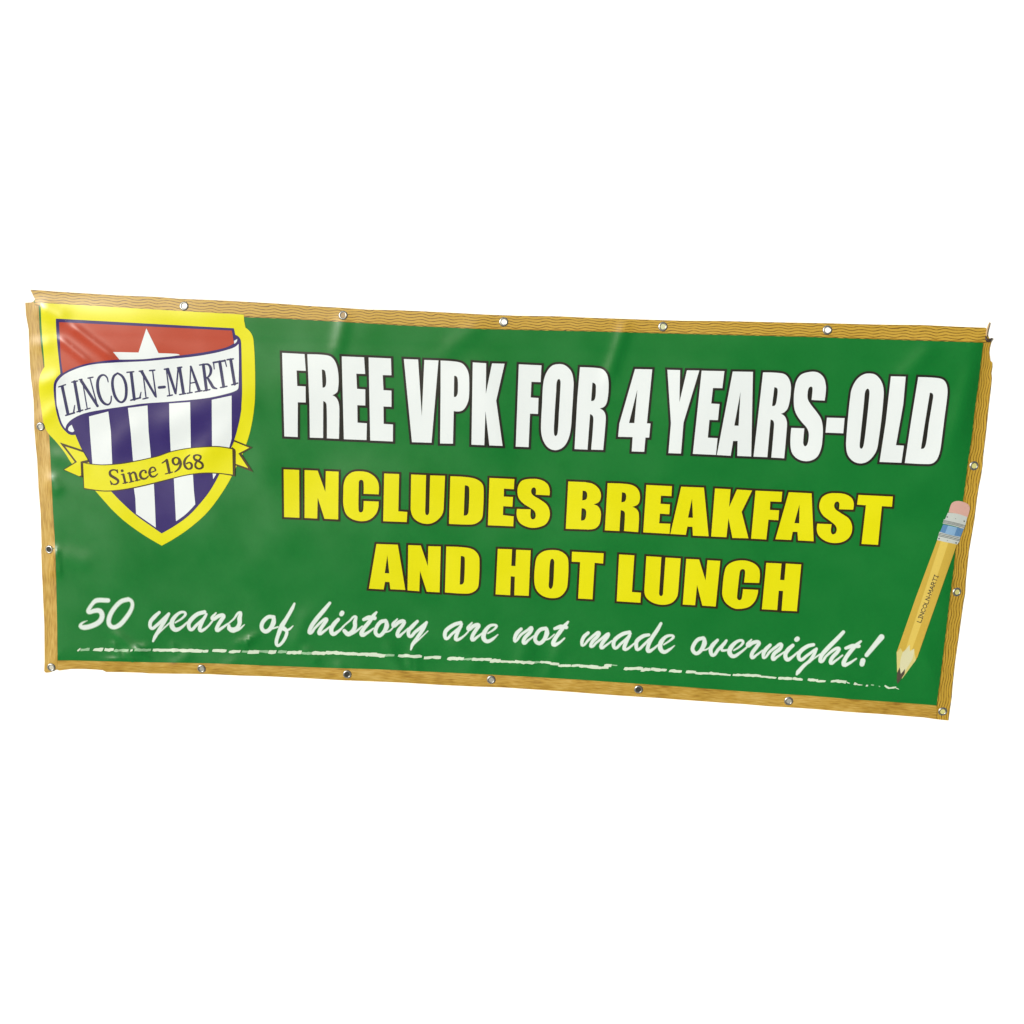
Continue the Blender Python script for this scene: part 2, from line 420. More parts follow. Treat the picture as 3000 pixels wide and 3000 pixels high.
LEFT_O = [(74,887),(75,905),(76,922),(80,945),(83.8,965),(85.9,1027),(88,1070),(91,1110),(95,1140),(98.3,1172),(99.5,1210),(100,1250),(104,1300),(108.7,1345),(111,1390),(112.8,1428),(117,1480),(119,1505),(120.5,1560),(121.8,1600),(120.6,1612),(123,1685),(125,1720),(126,1750),(129.8,1830),(130.6,1938),(129.3,1966),(134,1971),(144,1970)]
TOP_I = [(101.4,894),(120,896),(200,899),(420,912),(600,923),(716,929.4),(820,933),(978,942),(1177,953.5),(1420,964.5),(1731,971),(2040,979.4),(2350,986.5),(2600,995),(2703,998),(2886,1004)]
RIGHT_I = [(2881,1003),(2873.3,1066),(2866,1128),(2856.5,1195),(2847.6,1277.6),(2836.5,1347),(2828,1420),(2821,1469),(2810,1540),(2798.4,1616),(2794,1668),(2784,1740),(2773.4,1832),(2761,1936),(2744,2075)]
BOT_I = [(167,1935),(210,1935),(417,1940),(610,1943),(767,1949.5),(960,1956.7),(1107,1961),(1300,1970),(1477,1978.5),(1670,1989.7),(1837,2001),(2010,2013),(2187,2026.4),(2380,2038.8),(2500,2049),(2624,2057.5),(2790,2070)]
LEFT_I = [(112.5,887),(113.5,903),(116,965),(122,1027),(128,1068),(136,1170),(144,1276),(148,1345),(151,1407),(154.5,1490),(159.4,1560),(162,1614),(165,1722),(167.5,1830),(168.3,1935),(168.5,1962)]
NOTCH = [(101.4,869.7),(102.2,877),(98,883),(91,886),(74,887)]
outline = TOP_O+RIGHT_O[1:]+BOT_O[::-1][1:]+LEFT_O[::-1][1:-1]+[(74,887)]+NOTCH[::-1][1:]
mesh_regions('vinyl_sheet', [([outline], [], GREEN, 0)], banner, thick=0.0009, label='plain green printed field of the banner')

def lerp1(pts, q, ax):
    ks = [p[ax] for p in pts]; vs = [p[1-ax] for p in pts]
    o = np.argsort(ks); return float(np.interp(q, np.array(ks)[o], np.array(vs)[o]))
def uv_top(x, y):
    a, b = lerp1(TOP_O, x, 0), lerp1(TOP_I, x, 0); return (x/100, (y-a)/(b-a))
def uv_bot(x, y):
    a, b = lerp1(BOT_O, x, 0), lerp1(BOT_I, x, 0); return (x/100+31, (y-a)/(b-a))
def uv_left(x, y):
    a, b = lerp1(LEFT_O, y, 1), lerp1(LEFT_I, y, 1); return (y/100+57, (x-a)/(b-a))
def uv_right(x, y):
    a, b = lerp1(RIGHT_O, y, 1), lerp1(RIGHT_I, y, 1); a = max(a, b+32); return (y/100+83, (x-a)/(b-a))
def clipx(pts, lo, hi): return [p for p in pts if lo <= p[0] <= hi]
mesh_regions('border_strip', [([TOP_O+[(2890,975),(2896,988),(2900,996),(2886,1004)]+TOP_I[::-1][1:]+NOTCH[:2]], [], WOODW, 1.0)], banner, uvf=uv_top, label='top wood-grain border strip with dark wavy lines')
mesh_regions('border_strip', [([[p for p in LEFT_O[:-1]]+[(144,1970),(165.6,1961.5),(168.5,1961)]+LEFT_I[::-1][1:-1]+[(112.5,890),(102,890),(98,883),(91,886)]], [], WOODS, 0.85)], banner, uvf=uv_left, label='left wood-grain border strip, blurred grain')
mesh_regions('border_strip', [([[p for p in BOT_O if p[0] > 170 and p[0] < 2745]+[(2744,2107.5),(2744,2066.8)]+[p for p in BOT_I[::-1] if p[0] < 2740]+[(168.5,1935),(168.5,1961)]], [], WOODS, 1.0)], banner, uvf=uv_bot, label='bottom wood-grain border strip, blurred grain')
mesh_regions('border_strip', [([RIGHT_O[3:]+[(2744,2107.5),(2744,2066.8)]+RIGHT_I[::-1][1:]+[(2881,1002),(2893,1000)]], [], WOODW, 0.85)], banner, uvf=uv_right, label='right wood-grain border strip with long wavy lines')

# ------------------------------------------------------------------ shield emblem
YSH = """A:285 325, B:1420 395, 1425 480, 1445 580, 1500 625*, 1545 700*, 1560 780*, 1575 1000*, 1582 1300*, 1578 1600*,
 D:1565 0*, 1540 170*, 1500 350*, 1455 490*, 1380 690*, 1300 840*, 1210 1020*, 1050 1270*, 880 1480*, 650 1680*, 430 1830*, 260 1925,
 C:1800 1810*, 1620 1690*, 1450 1560*, 1300 1420*, 1200 1310*, 1060 1150*, 900 960*, 730 770*, 620 600*, 500 450*, 390 330*, 335 220*, 310 100*, 295 0*,
 A:285 1750*, 265 1600*, 262 1450*, 285 1330*, 340 1230, 335 1150*, 315 900*, 300 700*, 290 500*"""
NSH = """A:500 548, B:1280 588, 1300 680, 1340 700*, 1375 750*, 1385 850*, 1392 1200*, 1395 1500*, 1385 1700*, D:1385 0*, 1350 190*, 1285 430*, 1210 610*, 1065 930*,
 940 1150*, 800 1330*, 640 1500*, 450 1640*, 258 1752, C:1850 1650*, 1640 1500*, 1430 1310*, 1290 1165*, 1100 950*, 960 735*, 870 570*, 775 355,
 700 355*, 640 310*, 580 240*, 540 150*, 500 0*, A:495 1800*, 475 1650*, 470 1480*, 500 1400*, 565 1330, 540 1100*, 520 900*, 505 700*"""
shield = mesh_regions('shield_emblem', [([poly(YSH)], [], YELLOW, 2.0), ([poly(NSH)], [], NAVY, 3.0)], banner, label='yellow-rimmed navy shield printed at the upper left')
mesh_regions('red_field', [([poly("A:545 597, B:1252 620, 1282 800, 1180 855*, 980 905*, 700 950*, 400 985*, 200 1005*, A:1739 1121*, 1400 1128*, 1150 1150*, 900 1195*, 720 1255*, 600 1320, 570 1100*, 555 800*")], [], RED, 4.0)], shield)
mesh_regions('star', [([poly("B:42 590, 215 940, 470 950*, 505 958*, 515 968, 400 985*, 200 1005*, A:1739 1121*, 1400 1128, 1310 1020, 1670 1028")], [], WHITE, 5.0)], shield)
mesh_regions('scroll', [([poly("""A:505 1500*, 530 1430*, 620 1340*, 800 1255*, 1000 1200*, 1300 1172*, 1739 1152*, B:300 1030*, 700 990*, 1000 940*, 1230 880*, 1300 850*, 1347 808,
  1352 1000*, 1350 1300*, 1345 1430*, 1320 1465*, 1200 1510*, 900 1575*, 400 1625*, A:1739 1750*, 1500 1785*, 1150 1838*, C:900 55*, 740 130*, 660 205*, 635 270,
  590 200*, 555 100*, 530 0*, A:515 1780*, 505 1620*"""), poly("C:725 215, 762 300, 740 318*, 690 305*, 672 280*, 690 240*"), poly("B:1330 740, 1320 780*, 1285 808, 1283 765")], [], WHITE, 5.0)], shield, label='white curled scroll across the shield')
for s in ("C:970 97, 1243 27, 1278 300, 1300 800, 1020 800, 985 350",
          "A:1520 1812, 1797 1777, C:1812 300, 1850 720, 1595 760, 1560 320",
          "B:365 1652, 662 1632, D:668 300, 672 560, 388 620, 370 200",
          "B:968 1600, 1248 1540, D:1250 410, 1215 540, 972 560, 968 0",
          "C:1600 1080, 1885 1000, 1900 1300, 1915 1670, 1635 1475, 1625 1250",
          "D:430 950, 700 890, 715 1150, 735 1340, 600 1480*, 462 1580, 445 1250",
          "D:980 900, 1035 905, 988 985"):
    mesh_regions('stripe', [([poly(s)], [], WHITE, 4.0)], shield)
rib_o = ["""C:850 735, 885 745*, 1000 765*, 1200 775*, 1500 745*, 1932 655*, D:385 590*, 650 540*, 970 515*, 1100 520*, 1260 545, 1295 560*, 1305 600, 1298 945, 1265 940, 1070 910*, 850 905*, 600 935*, 300 1010*, 0 1085*,
   C:1450 1140*, 1200 1160*, 1000 1140*, 895 1125, 875 900*""", "C:555 465, 875 572, 955 700, 970 740, 885 770, 870 958, 850 955, 600 852, 768 742", "D:1285 430, 1545 535, 1385 625, 1555 885, 1290 785, 1290 560, 1250 545"]
rib_i = ["""C:887 756, 1000 777*, 1200 788*, 1500 760*, 1932 669*, D:385 604*, 650 553*, 970 530*, 1100 535*, 1258 562, 1265 920, 1070 896*, 850 891*, 600 921*, 300 995*, 0 1068*, C:1450 1125*, 1200 1145*, 1000 1125*, 903 1108""",
         "C:632 520, 890 605, 945 700, 948 712, 850 735, 858 930, 830 942, 620 850, 800 742", "D:1283 452, 1498 540, 1345 620, 1482 828, 1308 768, 1308 590, 1300 562, 1255 528"]
mesh_regions('ribbon', [([poly(s) for s in rib_o], [], BROWN, 6.0), ([poly(s) for s in rib_i], [], YELLOW, 7.0)], shield, label='yellow ribbon with forked ends across the shield')

LM = [  # serif capitals on the scroll
 ["A:590 1510 19, 672 1900 19", "A:540 1515 7, 637 1482 7", "A:640 1918 9, 762 1880 11", "A:752 1870 9, 767 1775 5"],
 ["A:765 1440 19, 836 1856 19", "A:726 1447 8, 805 1430 8", "A:798 1868 8, 882 1842 8"],
 ["A:860 1430 19, 1090 1785 16", "A:878 1440 6, 945 1830 6", "A:830 1412 7, 870 1405 7", "A:915 1838 7, 985 1815 7", "A:985 1400 7, 1090 1790 7", "A:955 1390 8, 1025 1377 8"],
 ["~A:1240 1445 5, 1225 1385 8, 1180 1345 10, 1125 1365 15, 1094 1430 18, 1092 1530 20, 1120 1650 20, 1170 1735 17, 1235 1765 12, 1275 1730 8, 1285 1645 6"],
 ["~A:1375 1320 11, 1322 1360 15, 1300 1450 17, 1312 1560 18, 1350 1670 17, 1420 1732 12, 1478 1690 16, 1497 1580 18, 1485 1460 18, 1440 1365 15, 1375 1320 11"],
 ["A:1565 1312 19, 1610 1690 19", "A:1505 1308 8, 1602 1299 8", "A:1560 1703 9, 1695 1668 10", "A:1690 1660 9, 1705 1590 5"],
 ["A:1715 1300 19, B:172 1550 13", "A:1680 1293 8, 1730 1285 8", "A:1733 1320 7, 1775 1660 7", "A:1733 1685 8, 1805 1668 8", "B:130 1187 7, 180 1560 9", "B:88 1187 9, 160 1181 9"],
 ["B:235 1425 16, 283 1418 16", "B:222 1426 18, 298 1419 18"],
 ["B:345 1168 19, 455 1505 15", "B:297 1168 9, 355 1159 9", "B:325 1172 7, 372 1545 7", "B:340 1546 8, 410 1532 8", "B:492 1150 9, 460 1515 8", "B:512 1150 19, 568 1508 19", "B:482 1148 9, 542 1138 9", "B:512 1526 8, 600 1511 8"],
 ["B:670 1130 12, 790 1470 20", "B:668 1125 6, 655 1495 7", "B:622 1508 8, 688 1496 8", "B:662 1366 7, 742 1351 7", "B:735 1490 8, 828 1471 8"],
 ["B:848 1105 19, 892 1460 19", "B:795 1108 8, 860 1098 8", "B:850 1475 8, 940 1456 8", "~B:860 1096 8, 920 1102 13, 953 1155 18, 948 1230 16, 905 1287 9, 865 1295 7", "~B:905 1285 12, 950 1360 18, 990 1425 18, 1040 1443 7"],
 ["B:990 1073 11, 1155 1046 11", "B:992 1068 7, 1002 1165 5", "B:1152 1035 6, 1177 1130 5", "B:1080 1062 19, 1135 1412 19", "B:1090 1428 8, 1182 1409 8"],
 ["B:1235 1032 19, 1291 1378 19", "B:1185 1033 9, 1272 1021 9", "B:1250 1388 9, 1335 1364 9"]]
def strokes(lst, grow=0.0):
    out = []
    for s in lst:
        sm = s.startswith('~'); out += stroke(s.lstrip('~'), grow=grow, smooth=sm)
    return out
for k, ls in enumerate(LM):
    mesh_regions('letter', [(strokes(ls, 0.45), [], NAVYL, 6.0+0.2*(k % 2))], shield)
SI = [["~C:1372 885 7, 1355 862 8, 1320 852 8, 1280 862 11, 1262 890 14, 1275 930 17, 1330 965 17, 1378 1000 15, 1378 1035 12, 1340 1058 9, 1300 1052 7, 1278 1025 6", "C:1370 850 4, 1375 895 5", "C:1272 1010 5, 1285 1062 5"],
 ["C:1455 920 14, 1482 1035 14", "C:1425 922 5, 1455 910 6", "C:1450 1044 6, 1515 1029 6", "C:1437 865 18, 1439 866 18"],
 ["C:1540 900 14, 1570 1015 14", "C:1515 903 5, 1540 890 6", "~C:1555 920 7, 1590 887 10, 1620 900 14, 1635 950 14, 1650 1000 14", "C:1540 1030 6, 1602 1014 6", "C:1625 1008 6, 1690 993 6"],
 ["~C:1772 888 15, 1765 864 8, 1735 860 8, 1702 885 13, 1692 930 16, 1720 975 15, 1770 975 10, 1808 940 5"],
 ["D:90 893 6, 172 865 6", "~D:172 858 10, 155 822 8, 120 817 8, 92 850 14, 86 900 16, 110 943 14, 155 948 10, 203 908 5"],
 ["D:265 757 6, 330 712 10", "D:330 715 17, 368 892 17", "D:310 911 6, 412 884 6"],
 ["~D:458 678 9, 420 700 14, 418 745 15, 450 780 10, 488 770 12, 507 725 13, 492 688 11, 458 678 9", "~D:508 700 13, 528 760 16, 505 830 14, 445 882 6"],
 ["~D:655 642 6, 600 690 13, 578 750 16, 595 812 15, 640 843 9, 680 820 14, 682 775 14, 650 748 9, 610 765 8"],
 ["~D:762 640 9, 718 655 13, 720 695 13, 760 725 12, 805 695 11, 808 658 11, 762 640 9", "~D:760 728 12, 735 770 12, 742 815 13, 790 838 10, 837 812 14, 832 765 14, 785 732 13, 750 712 12"]]
for k, ls in enumerate(SI):
    mesh_regions('letter', [(strokes(ls, 0.5), [], BROWN, 8.0+0.2*(k % 2))], shield)

# ------------------------------------------------------------------ block lettering
L1 = [
 ("F", "E:128 163, 445 180, 463 418, 333 412, 342 632, 460 638, 462 865, 350 862, 348 1355, 160 1345", []),
 ("R", "E:485 182, 720 192*, 820 218*, 880 290*, 915 400*, 928 550*, 920 670*, 905 720*, 840 763, 895 800*, 930 880*, 938 1000*, 932 1380, 762 1372, 758 920*, 745 865*, 710 845, 708 1368, 520 1362, 515 900", ["E:690 398, 730 412*, 745 470*, 752 560*, 745 625*, 725 652*, 700 655"]),
 ("E", "E:972 212, 1288 226, 1303 462, 1178 458, 1188 672, 1305 680, 1305 908, 1192 903, 1195 1150, 1328 1160, 1322 1397, 1002 1385", []),
 ("E", "E:1352 228, 1668 242, 1675 480, 1552 478, 1562 690, 1675 698, 1675 927, 1562 922, 1565 1168, 1697 1177, 1695 1417, 1375 1403", []),
 ("V", "F:160 250, 362 258, 414 1060, 450 263, 650 270, 552 1435, 275 1427", []),
 ("P", "F:680 272, 880 285*, 980 310*, 1040 370*, 1075 450*, 1085 550*, 1080 800*, 1050 900*, 1000 970*, 940 992*, 866 987, 855 1448, 673 1445, 680 700", ["F:872 488, 905 495*, 922 540*, 925 680*, 918 750*, 895 785*, 868 785"]),
 ("K", "F:1135 298, 1325 310, 1320 745, 1408 312, 1585 317, 1467 838, 1557 1480, 1370 1473, 1315 985, 1298 1470, 1117 1462", []),
 ("F", "G:97 325, 417 340, 405 578, 275 573, 265 795, 375 802, 368 1028, 255 1023, 235 1497, 53 1490", []),
 ("O", "G:670 322*, 760 345*, 840 430*, 870 560*, 868 700*, 850 1000*, 830 1250*, 790 1400*, 720 1500*, 620 1540*, 520 1510*, 450 1420*, 415 1300*, 412 1150*, 425 900*, 440 620*, 475 470*, 560 350*", ["G:662 532*, 685 560*, 685 650*, 665 1000*, 645 1300*, 618 1342*, 595 1310*, 600 1100*, 625 700*, 635 570*"]),
 ("R", "G:962 365, 1180 375*, 1280 395*, 1340 460*, 1365 560*, 1365 700*, 1345 850*, 1310 920*, 1242 950, 1300 990*, 1325 1060*, 1320 1200*, 1290 1537, 1120 1532, 1150 1150*, 1145 1060*, 1105 1028, 1068 1532, 885 1525, 925 800", ["G:1138 583, 1180 605*, 1187 680*, 1180 790*, 1160 835*, 1120 845"]),
 ("4", "H:292 392, 535 397, 460 1160, 510 1163, 492 1362, 440 1362, 422 1563, 245 1558, 258 1355, 53 1350, 70 1165", ["H:325 680, 282 1157, 207 1155"]),
 ("Y", "H:750 402, 930 407, 920 860, 1027 410, 1202 412, 978 1150, 942 1588, 765 1582, 800 1160", []),
 ("E", "H:1235 415, 1557 422, 1527 663, 1395 660, 1370 880, 1488 887, 1465 1115, 1345 1112, 1322 1363, 1460 1370, 1437 1607, 1110 1592", []),
 ("A", "H:1675 427, I:270 190, 245 1388, 48 1380, 53 1168, H:1680 1410, 1645 1620, 1450 1608", ["H:1785 715, 1757 1195, 1697 1192"]),
 ("R", "I:413 198, 600 203*, 720 225*, 780 290*, 806 380*, 805 480*, 790 600*, 760 710*, 710 765*, 665 783, 720 820*, 750 900*, 748 1000*, 712 1413, 530 1403, 565 1000*, 568 920*, 555 880*, 520 865, 473 1398, 278 1390", ["I:573 408, 610 420*, 620 460*, 610 560*, 595 640*, 575 670*, 540 675"]),
 ("S", "I:1105 188*, 1200 205*, 1270 270*, 1300 370*, 1303 450*, 1285 597, 1100 588, 1113 450*, 1110 410*, 1090 398*, 1060 420*, 1045 480*, 1045 570*, 1080 640*, 1180 770*, 1235 860*, 1258 980*, 1255 1120*, 1235 1270*, 1180 1390*, 1090 1445*, 990 1452*, 900 1420*, 830 1350*, 805 1270*, 800 1150*, 812 983, 997 990, 982 1170*, 985 1220*, 1010 1245*, 1040 1215*, 1058 1130*, 1058 1050*, 1030 980*, 960 900*, 890 800*, 855 700*, 848 560*, 860 430*, 890 310*, 960 225*", []),
 ("-", "I:1317 838, 1567 845, 1548 1060, 1297 1050", []),
 ("O", "J:465 213*, 560 235*, 640 330*, 670 450*, 665 600*, 640 850*, 600 1150*, 570 1300*, 500 1410*, 420 1470*, 330 1485*, 240 1455*, 165 1370*, 140 1250*, 145 1100*, 170 800*, 195 570*, 220 430*, 290 300*, 380 230*", ["J:445 427*, 468 460*, 465 560*, 430 900*, 400 1150*, 380 1250*, 352 1280*, 332 1250*, 340 1130*, 375 800*, 395 600*, 410 470*"]),
 ("L", "J:773 253, 983 258, 948 650, 845 1228, 957 1235, 922 1477, 613 1465, 700 900", []),
 ("D", "J:1160 263, 1400 275*, 1500 295*, 1550 345*, 1573 430*, 1570 540*, 1530 850*, 1495 1130*, 1470 1300*, 1430 1420*, 1370 1480*, 1290 1495*, 970 1480, 1060 880", ["J:1325 485, 1360 495*, 1372 530*, 1360 620*, 1310 920*, 1280 1150*, 1260 1240*, 1235 1275*, 1198 1280, 1265 850"]),
]
L2 = [
 ("I", "K:120 290, 295 297, 298 838, 125 830", []),
 ("N", "K:357 298, 505 305, 592 545, 597 310, 742 316, 737 857, 582 850, 505 610, 500 847, 357 840", []),
 ("C", "K:985 312*, 1080 328*, 1160 385*, 1195 460*, 1195 573, 1025 567, 1025 440*, 1015 415*, 995 408*, 975 420*, 970 460*, 967 740*, 975 770*, 995 778*, 1015 765*, 1023 730*, 1025 648, 1195 655, 1190 730*, 1160 800*, 1090 860*, 1000 877*, 900 855*, 830 800*, 797 700*, 795 560*, 803 440*, 835 370*, 900 322*", []),
 ("L", "K:1258 337, 1427 343, 1418 765, 1520 772, 1513 887, 1247 877", []),
 ("U", "K:1563 348, 1732 355, 1722 770, 1728 800*, 1745 808*, 1760 798*, 1768 770, 1778 358, L:208 363, 192 740, 170 810*, 100 880*, K:1750 908*, 1650 885*, 1585 830*, 1557 740", []),
 ("D", "L:268 368, 470 380*, 570 405*, 630 455*, 645 520*, 635 800*, 615 860*, 550 905*, 480 915*, 253 907", ["L:432 470, 470 480*, 482 510*, 473 770*, 455 808*, 420 813"]),
 ("E", "L:712 387, 993 400, 987 515, 875 508, 873 598, 977 603, 970 713, 867 707, 863 808, 985 822, 980 935, 693 923", []),
 ("S", "L:1200 397*, 1300 412*, 1370 460*, 1393 530*, 1390 585, 1235 577, 1237 520*, 1228 500*, 1210 495*, 1190 508*, 1183 545*, 1200 580*, 1280 630*, 1360 690*, 1393 770*, 1385 850*, 1340 915*, 1240 950*, 1150 945*, 1060 900*, 1022 830*, 1022 738, 1178 743, 1175 820*, 1185 848*, 1202 857*, 1225 845*, 1235 810*, 1222 765*, 1180 730*, 1100 680*, 1045 620*, 1028 550*, 1040 470*, 1085 415*", []),
 ("B", "L:1603 427, 1800 435*, M:60 243*, 140 260*, 205 310*, 232 370*, 230 430*, 205 470*, 150 492, 205 520*, 232 580*, 230 660*, 215 720*, 170 765*, 100 778*, L:1800 970*, 1575 963", ["M:27 338, 62 345*, 77 370*, 75 420*, 60 440*, 22 448", "M:15 537, 52 545*, 67 575*, 62 640*, 45 670*, 8 677"]),
 ("R", "M:310 253, 520 262*, 610 285*, 660 335*, 675 390*, 672 450*, 650 495*, 590 520, 640 550*, 663 600*, 655 807, 495 795, 505 620*, 498 575*, 458 558, 443 795, 278 787", ["M:472 357, 508 365*, 520 395*, 515 440*, 500 462*, 465 470"]),
 ("E", "M:748 273, 1038 287, 1032 400, 913 395, 908 487, 1015 493, 1008 605, 902 598, 893 708, 1020 713, 1010 827, 713 810", []),
 ("A", "M:1143 293, 1400 303, 1453 855, 1275 847, 1270 747, 1213 745, 1195 838, 1020 828", ["M:1265 428, 1275 645, 1220 643"]),
 ("K", "M:1525 313, 1702 322, 1685 525, N:35 132, 207 143, 88 385, 165 685, M:1722 873, 1678 650, 1655 865, 1482 857", []),
 ("F", "N:245 145, 548 158, 537 272, 412 267, 408 363, 512 368, 503 480, 392 473, 367 697, 195 688", []),
 ("A", "N:622 162, 880 175, 903 718, 727 708, 720 612, 667 610, 648 703, 470 695", ["N:743 300, 740 515, 685 512"]),
 ("S", "N:1160 173*, 1260 185*, 1330 225*, 1357 285*, 1350 360, 1190 355, 1195 300*, 1187 275*, 1165 267*, 1143 285*, 1135 320*, 1150 355*, 1220 405*, 1300 460*, 1335 530*, 1335 610*, 1300 680*, 1230 725*, 1140 738*, 1050 720*, 970 665*, 940 600*, 945 518, 1107 525, 1098 600*, 1105 630*, 1122 640*, 1150 628*, 1165 585*, 1150 540*, 1100 495*, 1010 425*, 970 350*, 970 290*, 1000 220*, 1070 180*", []),
 ("T", "N:1410 193, 1800 212, 1790 327, 1675 320, 1632 758, 1445 748, 1495 310, 1395 303", []),
]
L3 = [
 ("A", "K:1170 1135, 1412 1143, 1497 1655, 1328 1647, 1318 1567, 1268 1563, 1252 1650, 1085 1640", ["K:1293 1260, 1315 1467, 1265 1465"]),
 ("N", "K:1530 1147, 1672 1152, 1752 1385, 1757 1160, 1898 1163, 1885 1683, 1740 1675, 1663 1440, 1655 1670, 1522 1660", []),
 ("D", "L:222 1163, 440 1175*, 530 1200*, 585 1260*, 598 1330*, 588 1590*, 565 1650*, 500 1690*, 420 1697*, 207 1683", ["L:387 1270, 425 1280*, 432 1310*, 423 1560*, 405 1590*, 375 1593"]),
 ("H", "L:805 1190, 967 1195, 958 1383, 1005 1385, 1013 1200, 1177 1207, 1155 1722, 992 1715, 998 1505, 952 1500, 945 1715, 780 1705", []),
 ("O", "L:1425 1203*, 1520 1220*, 1590 1280*, 1605 1370*, 1597 1560*, 1580 1650*, 1510 1730*, 1410 1748*, 1310 1720*, 1240 1650*, 1218 1550*, 1228 1370*, 1250 1280*, 1320 1220*", ["L:1420 1300*, 1442 1325*, 1443 1370*, 1430 1600*, 1405 1645*, 1383 1620*, 1385 1550*, 1397 1340*"]),
 ("T", "L:1645 1222, M:265 1047, 258 1163, 163 1155, 138 1568, L:1715 1752, 1737 1340, 1642 1335", []),
 ("L", "M:440 1060, 612 1070, 585 1485, 687 1493, 680 1607, 413 1590", []),
 ("U", "M:748 1080, 918 1090, 892 1500, 898 1522*, 915 1532*, 932 1520*, 937 1490, 965 1095, 1137 1105, 1108 1480, 1090 1550*, 1030 1610*, 930 1630*, 820 1605*, 745 1545*, 725 1470", []),
 ("N", "M:1200 1110, 1345 1117, 1418 1355, 1440 1125, 1585 1133, 1533 1650, 1382 1640, 1322 1405, 1300 1635, 1160 1627", []),
 ("C", "N:120 935*, 220 965*, 280 1020*, 295 1090*, 285 1190, 115 1185, 127 1070*, 120 1040*, 98 1033*, 75 1045*, 65 1080*, 36 1347*, 40 1370*, 62 1385*, 85 1372*, 95 1330*, 103 1260, 275 1268, 268 1320*, 235 1400*, 170 1460*, 80 1482*, M:1740 1670*, 1650 1610*, 1610 1530*, 1610 1440*, 1630 1270*, 1660 1190*, 1740 1140*", []),
 ("H", "N:367 962, 540 970, 523 1155, 572 1157, 588 970, 763 980, 713 1510, 540 1503, 557 1280, 508 1278, 490 1497, 317 1487", []),
]
for rows, fill, colname, off in ((L1, WHITE, 'white', 6.9), (L2, YELLOW, 'yellow', 6.3), (L3, YELLOW, 'yellow', 6.3)):
    for k, (ch, s, hs) in enumerate(rows):
        P = poly(s); HS = [poly(h) for h in hs]
        outl = ring(P, off)
        for h in HS: outl += ring(h, off)
        if ch in 'R4' : pass
        mesh_regions('letter', [(outl, [], DARK if fill is WHITE else OUTB, 2.0+0.3*(k % 2)), ([P], HS, fill, 3.0)], banner)

